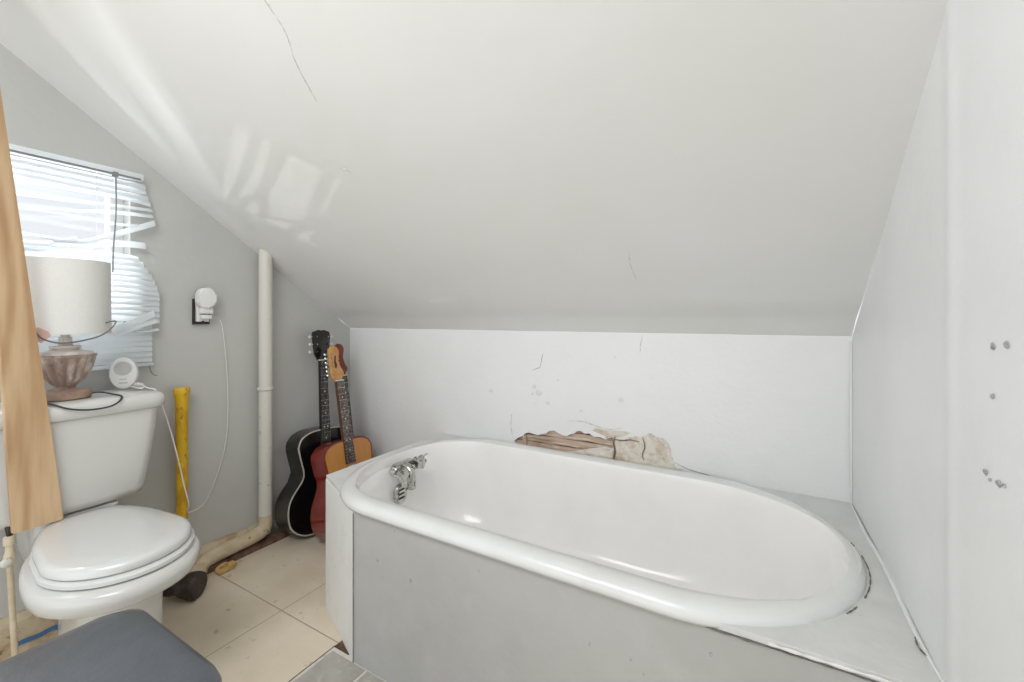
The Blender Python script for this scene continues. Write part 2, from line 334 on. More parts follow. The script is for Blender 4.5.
# broken plaster standing proud right of the hole
def rough_patch(outline, d, seed, name, cuts=14):
    b_ = bmesh.new()
    us = [p[0] for p in outline]; vs_ = [p[1] for p in outline]
    def inside(x, y):
        c = False; n = len(outline)
        for i in range(n):
            x1, y1 = outline[i]; x2, y2 = outline[(i+1) % n]
            if (y1 > y) != (y2 > y) and x < (x2-x1)*(y-y1)/(y2-y1)+x1: c = not c
        return c
    nx = 44; ny = 22; G = {}
    for i in range(nx+1):
        for j in range(ny+1):
            x = min(us)+(max(us)-min(us))*i/nx; z = min(vs_)+(max(vs_)-min(vs_))*j/ny
            x += .002*noise.noise(Vector((x*90, z*90, seed))); z += .002*noise.noise(Vector((x*90, z*90, seed+9)))
            if inside(x, z):
                h = d*(.55+.9*abs(noise.noise(Vector((x*38, z*38, seed)))))
                G[i, j] = (x, z, h)
    V0 = {}; V1 = {}
    for k, (x, z, h) in G.items(): V0[k] = b_.verts.new((x, YK-h, z)); V1[k] = b_.verts.new((x, YK+.001, z))
    for (i, j) in G:
        q = [(i, j), (i+1, j), (i+1, j+1), (i, j+1)]
        if all(k in G for k in q):
            b_.faces.new([V0[k] for k in q]); b_.faces.new([V1[k] for k in reversed(q)])
    be = [e for e in b_.edges if len(e.link_faces) == 1 and e.verts[0] in V0.values()]
    inv0 = {v: k for k, v in V0.items()}
    for e in [e for e in list(b_.edges) if len(e.link_faces) == 1 and e.verts[0] in inv0 and e.verts[1] in inv0]:
        a, c = e.verts; b_.faces.new((a, c, V1[inv0[c]], V1[inv0[a]]))
    for v in [v for v in b_.verts if not v.link_faces]: b_.verts.remove(v)
    return obj(name, b_, 'plaster', wb, angle=50)
rough_patch([(-.466, .462), (-.466, .545), (-.44, .556), (-.40, .572), (-.36, .580), (-.335, .598), (-.31, .582), (-.285, .580), (-.262, .562), (-.256, .53), (-.246, .49), (-.2, .472), (-.25, .466), (-.36, .462)], .006, 1, 'broken_plaster')
rough_patch([(-.70, .461), (-.64, .474), (-.57, .497), (-.5, .514), (-.467, .510), (-.467, .461)], .005, 5, 'broken_plaster')
rough_patch([(-.5, .556), (-.46, .556), (-.42, .572), (-.40, .586), (-.44, .588), (-.50, .582), (-.54, .585), (-.56, .575)], .002, 8, 'peeling_paint')
F = YK-.0005
marks(wb, 'crack', 'crack', [[(-.766, F, .868), (-.772, F, .84), (-.78, F, .806)], [(-.78, F, .806), (-.79, F, .803), (-.815, F, .793)], [(-.25, F, .50), (-.2, F, .483), (-.13, F, .473), (-.08, F, .460)]], .001)
marks(wb, 'plaster_crack', 'brown_crack', [[(-.462, F-.005, .562), (-.466, F-.007, .54), (-.461, F-.008, .51), (-.466, F-.007, .48), (-.464, F-.006, .464)]], .0042)
marks(wb, 'plaster_crack', 'brown_crack', [[(-.36, F-.005, .575), (-.350, F-.0075, .545), (-.358, F-.0075, .515), (-.355, F-.007, .49)], [(-.50, F-.002, .553), (-.46, F-.006, .553), (-.43, F-.006, .553), (-.40, F-.007, .560), (-.37, F-.006, .556)]], .002)
marks(wb, 'crack', 'crack_faint', [[(-.358, F, .951), (-.366, F, .92), (-.369, F, .885)], [(-.66, F, .598), (-.59, F, .603), (-.5, F, .586), (-.44, F, .596)], [(-.915, F, .60), (-.92, F, .55), (-.912, F, .50)],
      [(-.08, F, .460), (0, F, .455), (.05, F, .459), (.12, F, .449), (.2, F, .456)]], .0016)
def blob(cx, cz, r, seed, name, m, parent, P3, n=14):
    b_ = bmesh.new(); rg = []
    for k in range(n):
        a = 2*PI*k/n; q = r*(1+.5*noise.noise(Vector((math.cos(a)*1.3, math.sin(a)*1.3, seed))))
        rg.append((cx+q*math.cos(a), cz+q*.75*math.sin(a)))
    loft(b_, [[P3(u, v, 0) for u, v in rg], [P3(cx+(u-cx)*.85, cz+(v-cz)*.85, .0012) for u, v in rg]], cap0=False)
    return obj(name, b_, m, parent)
M['smudge'] = mat('grey_smudge', srgb(227, 227, 225), .6, var=[(90, .45, .6, srgb(214, 214, 211), .8)])
M['spackle'] = mat('grey_spackle_dab', srgb(176, 177, 176), .6, var=[(120, .45, .6, srgb(140, 141, 140), .9)])
for i, (x, z, r) in enumerate(((-.806, .725, .011), (-.787, .70, .016), (-.815, .695, .009), (-.745, .662, .010), (-.80, .655, .006), (-.463, .865, .005), (-.70, .76, .006), (-.44, .705, .012), (-.6, .645, .006), (-.15, .60, .003), (-1.02, .69, .012))):
    blob(x, z, r, i*1.7, 'paint_smudge', 'smudge', wb, lambda u, v, h: (u, YK-.0003-h, v))

# right wall: a slight vertical swelling, shaped to catch a bright band, grey dabs of filler
bm = bmesh.new(); prof = []
for k in range(95):
    y = YB+(YK-YB)*k/94
    prof.append(y)
ys = sorted(set([round(YB+(YK-YB)*k/60, 4) for k in range(61)]+[.80+.004*k for k in range(30)]))
def xr(y):
    return XR + .0035*math.sin(y*5)*math.exp(-abs(y-.86)*2) - .0026*math.exp(-((y-.850)/.022)**2)
front = [(xr(y), y) for y in ys]
rings = [[(x, y, 0) for x, y in front], [(x, y, zc(y)) for x, y in front]]
loft(bm, rings, False, False, closed=False)
rb = [[(XR+.12, y, 0) for x, y in front], [(XR+.12, y, zc(y)) for x, y in front]]
loft(bm, rb, False, False, closed=False)
wr = tag(obj('wall_right', bm, 'wall_right', angle=60), 'smooth white wall on the right at the foot of the bathtub', kind='structure')
for i, (y, z, r) in enumerate(((.73, .979, .0055), (.70, .983, .0055), (.73, .919, .0045), (.748, .823, .0055), (.716, .819, .006), (.737, .817, .003), (.704, .821, .003))):
    blob(y, z, r, i*2.3, 'filler_dab', 'spackle', wr, lambda u, v, h: (xr(u)-.0004-h, u, v))
marks(wr, 'caulk_bead', 'plastic', [[(XR-.002, 1.592, .468), (XR-.003, 1.59, .7), (XR-.002, 1.594, .945)], [(XR-.002, 1.592, .462), (XR-.006, 1.4, .464), (XR-.003, 1.2, .466), (XR-.007, 1.0, .464), (XR-.004, .856, .466)]], .0045)

# sloping ceiling
def zcu(x, y):
    ex = min(x-XL, XR-x); ey = YK-y
    fade = min(1, ex/.15)*min(1, ey/.15)
    d = .006*fade*(noise.noise(Vector((x*1.6, y*1.6, 3)))+.5*noise.noise(Vector((x*4, y*4, 7))))
    cove = -.010*math.exp(-((x-XL)/.07)**2)*min(1, ey/.1)     # plaster thickened along the gable wall
    kn = .010*math.exp(-((ey-.07)/.045)**2)                    # slight hollow above the knee wall
    return zc(y)+d+cove+kn
bm = bmesh.new(); NX, NY = 70, 80; G = []
for i in range(NX+1):
    row = []
    for j in range(NY+1):
        x = XL+(XR-XL)*i/NX; y = YB+(YK-YB)*j/NY
        row.append(bm.verts.new((x, y, zcu(x, y))))
    G.append(row)
for i in range(NX):
    for j in range(NY): bm.faces.new((G[i][j], G[i][j+1], G[i+1][j+1], G[i+1][j]))
r = bmesh.ops.extrude_face_region(bm, geom=list(bm.faces))
bmesh.ops.translate(bm, verts=[g for g in r['geom'] if isinstance(g, bmesh.types.BMVert)], vec=(0, .03, .08))
ce = tag(obj('ceiling', bm, 'ceiling', angle=60), 'glossy off-white attic ceiling sloping down to the knee wall', kind='structure')
def cz(x, y): return (x, y, zcu(x, y)-.0002)
marks(ce, 'crack', 'crack_faint', [[cz(-.925, .50), cz(-.930, .554), cz(-.937, .589), cz(-.960, .622)], [cz(-.962, .622), cz(-.978, .653), cz(-.994, .70), cz(-1.0, .715)],
      [cz(-.319, 1.25), cz(-.327, 1.29), cz(-.323, 1.35)], [cz(-1.10, .868), cz(-1.08, .878), cz(-1.065, .885)]], .0014)

# baseboard along the gable wall
bm = bmesh.new()
rings = []
for k in range(41):
    y = YB+(1.14-YB)*k/40; w = .004*noise.noise(Vector((y*9, 0, 2))); h = .088 if y > .55 else .118
    rings.append([(XL, y, 0), (XL+.030+w, y, 0), (XL+.028+w, y, h-.02+w), (XL+.012+w, y, h+w), (XL, y, h+w)])
loft(bm, rings)
bl = tag(obj('baseboard_left', bm, 'baseboard', angle=30), 'worn tan baseboard with flaking paint along the gable wall', kind='structure')
bm = bmesh.new(); rings = []
for k in range(30):
    y = .86+.62*k/29; w = .006*noise.noise(Vector((y*14, 5, 2)))
    rings.append([(XL+.03, y, 0), (XL+.070+w, y, 0), (XL+.066+w, y, .016+w), (XL+.03, y, .03+w)])
loft(bm, rings); tag(obj('trim_1', bm, 'brown_strip', angle=30), 'rough dark brown wood strip along the floor below the white pipe', kind='structure')

# grey tile patch beside the tub, its pale border, a recess painted dark
def slab(name, x0, x1, y0, y1, z0, z1, m, parent=None):
    b_ = bmesh.new(); box(b_, x0, x1, y0, y1, z0, z1); return obj(name, b_, m, parent, smooth=False)
gp = slab('trim_2', -1.122, -.55, -.2, .862, 0, .003, 'grout'); tag(gp, 'patch of grey stone tiles with pale joints in front of the bathtub', kind='structure')
for i in range(4):
    for j in range(4):
        x0 = -1.110+.150*i; y1 = .848-.30*j
        slab('grey_tile', x0, x0+.140, y1-.288, y1, .001, .0055, 'grey_tile', gp)
slab('painted_dark_gap', -1.126, -1.06, .864, .893, 0, .0015, 'brown_strip', gp)  # thin brown slab, its colour stands in for a shaded recess
slab('dark_joint', -1.128, -1.122, .1, .868, 0, .0012, 'dark', gp)

# ================================================================ window
wf = empty('window_1', (0, 0, 0)); tag(wf, 'white-framed window in the gable wall behind the blinds', kind='structure')
bm = bmesh.new()
for (y0, y1, z0, z1) in ((WY0, WY0+.04, WZ0, WZ1), (WY1-.04, WY1, WZ0, WZ1), (WY0+.04, WY1-.04, WZ0, WZ0+.045), (WY0+.04, WY1-.04, WZ1-.04, WZ1)):
    box(bm, XL-.10, XL-.055, y0, y1, z0, z1, .003)
obj('window_frame', bm, 'frame', wf, smooth=False)
bm = bmesh.new(); box(bm, XL-.082, XL-.060, WY0+.04, WY1-.04, 1.155, 1.19, .003); obj('meeting_rail', bm, 'frame', wf, smooth=False)
bm = bmesh.new(); box(bm, XL-.08, XL-.076, WY0+.04, WY1-.04, WZ0+.045, WZ1-.04); obj('glass', bm, 'glass', wf, smooth=False)
bm = bmesh.new(); box(bm, XL-.055, XL-.001, WY0, WY1, WZ0, WZ0+.012, .003); obj('window_sill', bm, 'frame', wf, smooth=False)

# ================================================================ blinds
XB = -1.928
bl = empty('window_blind', (XB, .35, .84)); tag(bl, 'broken white horizontal blind with bent and missing slats hanging over the window', 'blind')
def rel(o, root):
    o.parent = root; o.matrix_parent_inverse = Matrix.Translation(root.location).inverted(); return o
def child(name, bm_, m, root, **k):
    o = obj(name, bm_, m, None, **k)
    bpy.context.view_layer.update()
    o.parent = root; o.matrix_parent_inverse = root.matrix_world.inverted(); return o
BY0 = .02
bm = bmesh.new(); box(bm, XB-.018, XB+.016, BY0, .672, 1.508, 1.530, .003); hr = child('headrail', bm, 'blind', bl, smooth=False)
bm = bmesh.new(); box(bm, XB+.0165, XB+.019, BY0, .662, 1.506, 1.512); child('headrail_lip', bm, 'rail_dark', hr, smooth=False)
bm = bmesh.new(); box(bm, XB+.010, XB+.022, .585, .600, 1.500, 1.516, .002); child('cord_lock', bm, 'rail_dark', hr, smooth=False)
bm = bmesh.new(); box(bm, XB-.013, XB+.013, BY0, .705, .838, .850, .004); child('bottom_rail', bm, 'blind', bl)
def slat(path, tilt, w=.0125):
    """path = (y, z, dx) points; tilt in degrees, 90 = closed"""
    pts = spline(path, 6); b_ = bmesh.new(); rings = []
    n = len(pts)
    for i, p in enumerate(pts):
        t = math.radians(tilt(i/(n-1)) if callable(tilt) else tilt); c, s = math.cos(t), math.sin(t)
        ring = []
        for u, v in ((-w, 0), (-w*.5, .0016), (0, .0022), (w*.5, .0016), (w, 0), (w*.5, .0009), (0, .0015), (-w*.5, .0009)):
            ring.append((XB+p[2]+u*c+v*s, p[0], p[1]-u*s+v*c))
        rings.append(ring)
    loft(b_, rings); return child('slat', b_, 'blind', bl, angle=40)
# top group
slat([(BY0, 1.490, 0), (.35, 1.490, 0), (.68, 1.490, 0)], 62)
slat([(BY0, 1.470, 0), (.35, 1.470, 0), (.682, 1.472, 0)], 62)
slat([(BY0, 1.450, 0), (.35, 1.451, 0), (.688, 1.450, .002)], 62)
slat([(BY0, 1.428, 0), (.35, 1.432, 0), (.60, 1.438, 0), (.694, 1.430, .003)], 60)
slat([(BY0, 1.385, 0), (.37, 1.388, 0), (.584, 1.402, 0), (.698, 1.409, .004)], 35)
slat([(BY0, 1.355, 0), (.40, 1.350, 0), (.585, 1.378, 0), (.70, 1.387, .006)], 40)
# sagging slats across the sky
slat([(BY0, 1.335, 0), (.387, 1.350, 0), (.584, 1.340, 0), (.66, 1.345, .004)], 28)
slat([(BY0, 1.285, 0), (.387, 1.268, .004), (.50, 1.262, .006), (.57, 1.290, .006), (.705, 1.362, .012)], lambda t: 25+40*t)
slat([(BY0, 1.255, 0), (.387, 1.243, .004), (.45, 1.256, .006), (.50, 1.272, .006)], 40)
slat([(.36, 1.222, 0), (.50, 1.25, 0), (.60, 1.272, .002), (.68, 1.276, .004)], 70)
# middle group, fanned out at the right end
for k in range(12):
    z = 1.226-.0195*k
    ye = .645+.075*math.sin(min(1, (k+1)/8)*PI/2)
    slat([(BY0, z, 0), (.40, z, 0), (.60, z+.003, 0), (ye, z-.004+.003*math.sin(k), .006)], 66+5*math.sin(k*1.7), .0125)
slat([(.575, .968, .012), (.63, .992, .020), (.70, 1.03, .022)], 60, .013)
slat([(.59, .954, .016), (.64, .982, .026), (.705, 1.006, .024)], 55, .013)
slat([(.60, .985, .006), (.66, .966, .012), (.715, .972, .012)], 20)
# bottom group
for k in range(7):
    z = .982-.0195*k
    slat([(BY0, z, 0), (.4, z-.001, 0), (.70, z, 0)], 64+3*math.sin(k*2.1))
bm = bmesh.new(); tube(bm, spline([(XB+.022, .592, 1.50), (XB+.024, .592, 1.38), (XB+.024, .585, 1.25), (XB+.026, .583, 1.17)], 5), .0022, 8); child('tilt_wand', bm, 'rail_dark', bl)
for y in (.22, .545):
    bm = bmesh.new(); tube(bm, [(XB+.0145, y, 1.508), (XB+.0145, y, .85)], .0009, 6); child('ladder_cord', bm, 'blind', bl)
bm = bmesh.new(); tube(bm, spline([(XB+.008, .690, .842), (XB+.012, .692, .822), (XB+.014, .700, .806), (XB+.012, .712, .800)], 5), .0014, 6); child('pull_cord', bm, 'cord_grey', bl)

# ================================================================ toilet
TC = .449
tl = empty('toilet', (-1.7, TC, 0)); tag(tl, 'white two-piece toilet with closed lid below the window', 'toilet')
def egg(xb, xf, hw, cy=TC, xc=None, pb=2.6, n=64, z=0, tail=None):
    """plan outline: blunt back at xb, rounded front at xf"""
    xc = xc if xc is not None else xf-hw*1.15
    out = []
    for k in range(n):
        a = 2*PI*k/n; c, s = math.cos(a), math.sin(a)
        if c >= 0: x = xc+(xf-xc)*c; y = hw*s
        else:
            x = xc-(xc-xb)*abs(c)**(2/pb); y = hw*(abs(s)**(2/pb))*(1 if s > 0 else -1)
            if tail: y *= 1-(1-tail)*((xc-x)/(xc-xb))**1.6
        out.append((x, cy+y, z))
    return out
bm = bmesh.new()
rings = []
for (z, xb, xf, hw, tail, dy) in ((0, -1.80, -1.345, .106, .9, .016), (.02, -1.80, -1.35, .102, .9, .016), (.06, -1.78, -1.365, .090, .9, .016), (.14, -1.77, -1.37, .086, .9, .016), (.24, -1.76, -1.37, .086, .9, .016), (.285, -1.76, -1.362, .088, .85, .015),
                              (.305, -1.76, -1.345, .099, .8, .012), (.323, -1.76, -1.31, .120, .75, .005), (.341, -1.76, -1.262, .144, .7, -.002), (.358, -1.76, -1.232, .158, .66, -.004), (.38, -1.76, -1.222, .163, .62, -.004), (.396, -1.758, -1.226, .162, .62, -.004), (.403, -1.75, -1.238, .154, .62, -.004)):
    rings.append(egg(xb, xf, hw, cy=TC+dy, z=z, tail=tail))
loft(bm, rings); child('bowl', bm, 'porcelain', tl, angle=60)
bm = bmesh.new()
loft(bm, [[(x, y, z) for x, y in rrect(-1.935, -1.70, TC-w, TC+w, (.03, .03), (.03, .03), 6, 3)] for z, w in ((.28, .07), (.36, .09), (.40, .095), (.425, .095), (.4445, .092))])
child('tank_shelf', bm, 'porcelain', tl, angle=60)
bm = bmesh.new()
SE = lambda xb, xf, hw, z: egg(xb, xf, hw, cy=TC+.003, z=z, tail=.64, pb=4.5, xc=-1.425)
loft(bm, [SE(-1.715, -1.256, .143, .404), SE(-1.717, -1.250, .149, .408), SE(-1.717, -1.250, .149, .416), SE(-1.715, -1.256, .143, .4205)])
child('seat', bm, 'seat', tl, angle=50)
bm = bmesh.new()
loft(bm, [SE(-1.712, -1.267, .138, .4215), SE(-1.714, -1.263, .144, .425), SE(-1.714, -1.263, .144, .437), SE(-1.710, -1.268, .136, .444), SE(-1.70, -1.28, .127, .4475), SE(-1.67, -1.32, .09, .4495), SE(-1.60, -1.40, .03, .450)])
child('seat_lid', bm, 'seat', tl, angle=50)
for s in (-1, 1):
    bm = bmesh.new(); box(bm, -1.728, -1.706, TC+s*.055-.014, TC+s*.055+.014, .404, .44, .006, 3); child('hinge', bm, 'seat', tl)
def tring(x0, x1, hw, z, bow=.012, r=.035):
    pts = rrect(x0, x1, TC-hw, TC+hw, (.02, .02), (r, r), 8, 12)
    return [(x+(bow*(1-((y-TC)/hw)**2) if x > (x0+x1)/2 else 0), y, z) for x, y in pts]
bm = bmesh.new()
loft(bm, [tring(-1.90, -1.755, .135, .446), tring(-1.925, -1.725, .158, .452), tring(-1.935, -1.715, .167, .475), tring(-1.94, -1.712, .186, .60), tring(-1.94, -1.710, .200, .72)])
child('tank', bm, 'porcelain', tl, angle=60)
bm = bmesh.new()
loft(bm, [tring(-1.94, -1.706, .205, .7205), tring(-1.943, -1.699, .213, .726), tring(-1.943, -1.697, .215, .750), tring(-1.941, -1.702, .210, .762), tring(-1.935, -1.712, .20, .768), tring(-1.90, -1.76, .14, .770)])
child('tank_lid', bm, 'porcelain', tl, angle=60)

# ================================================================ lamp on the tank
LX, LY, LZ = -1.805, .444, .771
lp = empty('table_lamp', (LX, LY, LZ)); tag(lp, 'table lamp with white drum shade and fluted whitewashed base on the toilet tank', 'lamp')
bm = bmesh.new(); lathe(bm, [(.054, 0), (.057, .002), (.057, .021), (.053, .025), (.038, .028)], (LX, LY, LZ), 40); child('lamp_base', bm, 'lampbase', lp, angle=45)
bm = bmesh.new(); fl = lambda z: .16*min(1, max(0, (z-.03)/.02))*min(1, max(0, (.122-z)/.01))
lathe(bm, [(.034, .026), (.022, .032), (.024, .038), (.034, .046), (.047, .062), (.057, .082), (.063, .102), (.066, .118), (.066, .124), (.069, .126), (.069, .132), (.060, .134)], (LX, LY, LZ), 112, flute=(14, fl)); child('lamp_body', bm, 'lampwood', lp, angle=40)
bm = bmesh.new(); lathe(bm, [(.064, .133), (.058, .140), (.036, .145), (.030, .150), (.034, .153), (.034, .158), (.016, .160), (.014, .185), (.010, .186), (.009, .215)], (LX, LY, LZ), 36); child('lamp_neck', bm, 'lampwhite', lp, angle=40)
bm = bmesh.new(); RT, RB, H0, H1 = .100, .1015, .195, .414
lathe(bm, [(RB, H0), (RT, H1), (RT-.002, H1), (RB-.002, H0), (RB, H0)], (LX, LY, LZ), 64, cap0=False, cap1=False); shd = child('lamp_shade', bm, 'shade', lp, angle=30)
bm = bmesh.new()
for k in range(3):
    a = 2*PI*k/3+.4; tube(bm, [(LX+.008*math.cos(a), LY+.008*math.sin(a), LZ+.215), (LX+(RB-.003)*math.cos(a), LY+(RB-.003)*math.sin(a), LZ+.203)], .0015, 6)
lathe(bm, [(.010, .213), (.010, .218)], (LX, LY, LZ), 12); child('shade_fitter', bm, 'dark_metal', shd)
bm = bmesh.new(); tube(bm, spline([(LX+.01, LY+.03, .975), (-1.712, .526, 1.004), (-1.700, .519, .984), (-1.695, .490, .960), (-1.695, .445, .946), (-1.70, .405, .943), (-1.706, .375, .956), (-1.71, .362, .975)], 8), .0022, 8)
child('draped_cord', bm, 'cord_grey', lp)
bm = bmesh.new(); prism(bm, [(.352, .955), (.374, .944), (.393, .962), (.388, .975), (.368, .988), (.355, .98)], 0, -1.715, -1.713); child('paper_tag', bm, 'tag', lp, smooth=False)
bm = bmesh.new(); tube(bm, spline([(LX+.02, LY+.053, .781), (-1.80, .525, .778), (-1.745, .538, .774), (-1.705, .543, .771), (-1.680, .530, .760), (-1.676, .505, .748), (-1.676, .46, .747), (-1.680, .42, .757), (-1.70, .39, .773), (-1.78, .37, .774), (-1.83, .36, .774)], 8), .0026, 8)
child('power_cord', bm, 'cord_black', lp)

# ================================================================ round monitor device on the tank
dv = empty('monitor_unit', (-1.875, .606, .7705)); tag(dv, 'small white egg-shaped monitor unit on the toilet tank beside the lamp', 'monitor')
Rz = Matrix.Rotation(math.radians(-28), 4, 'Z')
def placed(bm_, loc, rot=Rz):
    bm_.transform(Matrix.Translation(loc) @ rot); return bm_
def ovalx(a, b, x, cz_, n=32, drop=0): return [(x, a*math.cos(2*PI*k/n), cz_+b*math.sin(2*PI*k/n)) for k in range(n)]
bm = bmesh.new(); loft(bm, [ovalx(.022, .036, -.014, .045), ovalx(.030, .044, -.010, .046), ovalx(.0325, .046, 0, .047), ovalx(.030, .044, .010, .047), ovalx(.024, .038, .014, .047)])
for v in bm.verts: v.co.z = max(v.co.z, .0)
bmesh.ops.remove_doubles(bm, verts=bm.verts, dist=.0002); placed(bm, (-1.868, .602, .7705), Rz @ Matrix.Scale(1.17, 4)); child('body', bm, 'plastic', dv)
bm = bmesh.new(); loft(bm, [ovalx(.020, .020, .0135, .062), ovalx(.020, .020, .0165, .062), ovalx(.016, .016, .0165, .062), ovalx(.014, .014, .0145, .062)]); placed(bm, (-1.868, .602, .7705), Rz @ Matrix.Scale(1.17, 4)); child('speaker_ring', bm, 'plastic_grey', dv)
bm = bmesh.new(); box(bm, .0135, .0155, -.010, .010, .018, .022, .0008); box(bm, .0135, .0155, -.008, .008, .029, .032, .0008); placed(bm, (-1.868, .602, .7705), Rz @ Matrix.Scale(1.17, 4)); child('button', bm, 'plastic_grey', dv)
cd = bmesh.new()
path = [(-1.855, .612, .779)]
for k in range(22): a = k*1.35; path.append((-1.83+.018*math.cos(a), .628+.010*math.sin(a*1.13), .7735+.0008*k))
path += [(-1.80, .640, .776), (-1.775, .655, .768), (-1.768, .6645, .735), (-1.782, .70, .62), (-1.79, .728, .50), (-1.80, .748, .41), (-1.80, .763, .335), (-1.83, .772, .300), (-1.88, .80, .27), (-1.92, .85, .258),
         (-1.942, .885, .27), (-1.944, .915, .33), (-1.944, .955, .46), (-1.944, .968, .60), (-1.944, .966, .75), (-1.944, .957, .88), (-1.944, .946, .975), (-1.944, .938, 1.005)]
tube(cd, spline(path, 5), .0021, 8)
tag(obj('white_cable', cd, 'cord_white'), 'thin white cable hanging from the toilet tank and up the grey wall', 'cable')

# ================================================================ outlet and plug-in
ot = empty('wall_outlet', (XL, .875, 1.04)); tag(ot, 'old uncovered wall outlet in a dark metal box beside the window', 'outlet')
bm = bmesh.new()
for (y0, y1, z0, z1) in ((.838, .843, .988, 1.09), (.892, .896, .988, 1.05), (.843, .892, .988, .993), (.843, .892, 1.085, 1.09)): box(bm, XL+.0005, XL+.012, y0, y1, z0, z1)
box(bm, XL+.0005, XL+.003, .843, .892, .993, 1.085); child('outlet_box', bm, 'dark_metal', ot, smooth=False)
bm = bmesh.new(); box(bm, XL+.0035, XL+.022, .846, .890, .998, 1.084, .003); child('receptacle', bm, 'plastic', ot)
for z in (1.016, .996):
    bm = bmesh.new(); tube(bm, [(XL+.02, .866, z), (XL+.026, .866, z)], .006, 12); child('screw' if z < 1 else 'socket_face', bm, 'dark_metal', ot)
pg = empty('plug_in_unit', (XL+.022, .89, 1.09)); tag(pg, 'white rounded plug-in unit fitted into the old wall outlet', 'plug')
bm = bmesh.new(); prism(bm, [(y+.867, z+1.090) for y, z in rrect(-.030, .030, -.038, .044, (.028, .026), (.028, .026), 8, 3)], 0, XL+.026, XL+.064, .007, seg=3); child('housing', bm, 'plastic', pg)
bm = bmesh.new(); box(bm, XL+.0225, XL+.050, .850, .893, 1.030, 1.055, .004); child('plug_base', bm, 'plastic', pg)
bm = bmesh.new(); box(bm, XL+.0225, XL+.045, .853, .890, 1.009, 1.026, .004); child('lower_plug', bm, 'plastic', pg)

# ================================================================ pipes
dp = empty('drain_pipe', (XL+.045, 1.105, 0)); tag(dp, 'white painted vertical pipe that bends along the floor to the toilet', 'pipe')
PX = XL+.046
bm = bmesh.new(); tube(bm, [(PX, 1.105, z) for z in (.13, .4, .69, .9, 1.1, zc(1.105)+.015)], .0275, 24); child('riser', bm, 'pipe', dp)
bm = bmesh.new(); lathe(bm, [(.0278, 0), (.033, .003), (.033, .012), (.0278, .016)], (PX, 1.105, .69), 24); child('collar', bm, 'pipe', dp)
bm = bmesh.new(); pth = spline([(PX, 1.105, .135), (PX, 1.105, .10), (PX, 1.095, .072), (PX, 1.06, .058), (PX, .98, .054), (PX+.002, .90, .050), (PX+.006, .862, .046), (PX+.02, .835, .036), (PX+.034, .822, .03)], 6)
tube(bm, pth, lambda t: .0285+.004*(t > .9), 24); child('floor_bend', bm, 'pipe_old', dp)
bm = bmesh.new(); tube(bm, spline([(PX+.034, .822, .04), (PX+.06, .807, .03), (PX+.068, .803, .0)], 4), .031, 20); child('bend_end', bm, 'pipe_old', dp)
bm = bmesh.new(); pth = spline([(-1.745, .775, .045), (-1.765, .762, .046), (-1.80, .735, .05), (-1.85, .70, .055)], 6)
tube(bm, pth, lambda t: .032+.014*math.sin(PI*min(1, t*1.3+.15))**.6 if t < .75 else .036, 20)
tag(obj('rubber_coupling', bm, 'rubber'), 'black rubber drain coupling on the floor behind the toilet bowl', 'pipe coupling')
bm = bmesh.new(); bmesh.ops.create_icosphere(bm, subdivisions=4, radius=.024)
for v in bm.verts:
    v.co = v.co*(1+.45*noise.noise(v.co*60)); v.co.x *= .65; v.co.y *= 1.35; v.co.z *= .8
    v.co += Vector((-1.835, .905, .017)); v.co.z = max(.0005, v.co.z)
tag(obj('foam_lump', bm, 'foam'), 'crumbled yellow foam lump on the floor under the pipe', 'debris')
# yellow tube
yt = empty('yellow_tube', (-1.905, .785, 0)); tag(yt, 'tall scuffed yellow plastic tube standing upright beside the toilet tank', 'tube')
bm = bmesh.new(); lathe(bm, [(.017, 0), (.018, .002), (.019, .40), (.0195, .60), (.021, .70), (.024, .718)], (-1.905, .785, 0), 28); child('shaft', bm, 'yellow', yt)
bm = bmesh.new(); lathe(bm, [(.0245, .7185), (.0255, .722), (.0255, .742), (.0235, .746)], (-1.905, .785, 0), 28); child('rim', bm, 'yellow', yt)
# supply
sp = empty('water_supply_valve', (-1.72, .33, 0)); tag(sp, 'tan painted water supply pipe with shut-off valve left of the toilet', 'valve')
bm = bmesh.new(); tube(bm, spline([(-1.722, .333, 0), (-1.72, .328, .10), (-1.72, .322, .25), (-1.72, .318, .365)], 5), .0065, 12); child('supply_pipe', bm, 'pipe_old', sp)
bm = bmesh.new(); lathe(bm, [(.012, 0), (.018, .004), (.02, .010), (.012, .02)], (-1.722, .333, .0), 18); child('floor_flange', bm, 'pipe_old', sp)
bm = bmesh.new(); lathe(bm, [(.009, .335), (.0115, .338), (.0115, .365), (.009, .37), (.008, .39), (.012, .392), (.012, .412), (.008, .415)], (-1.72, .318, .02), 16); tube(bm, [(-1.72, .318, .375), (-1.695, .308, .377)], .007, 10); vb = child('valve_body', bm, 'pipe_old', sp)
bm = bmesh.new(); bmesh.ops.create_uvsphere(bm, u_segments=16, v_segments=8, radius=.012)
for v in bm.verts: v.co.x *= .45; v.co += Vector((-1.688, .306, .377))
child('valve_handle', bm, 'pipe', vb)
bm = bmesh.new(); tube(bm, spline([(-1.72, .318, .432), (-1.72, .316, .45), (-1.735, .312, .475), (-1.76, .300, .49)], 5), .006, 10); child('supply_hose', bm, 'dark_metal', sp)
bm = bmesh.new(); loft(bm, [[(XL+.034+.001*math.sin(k), y, z), (XL+.0355+.001*math.sin(k), y, z), (XL+.0355+.001*math.sin(k), y, z+.013), (XL+.034+.001*math.sin(k), y, z+.013)] for k, y, z in [(k, .365+.105*k/8, .030+.002*math.sin(k*1.3)) for k in range(9)]])
tag(obj('tape_strip', bm, 'tape', smooth=False), 'strip of blue tape low along the tan baseboard beside the toilet base', 'tape')

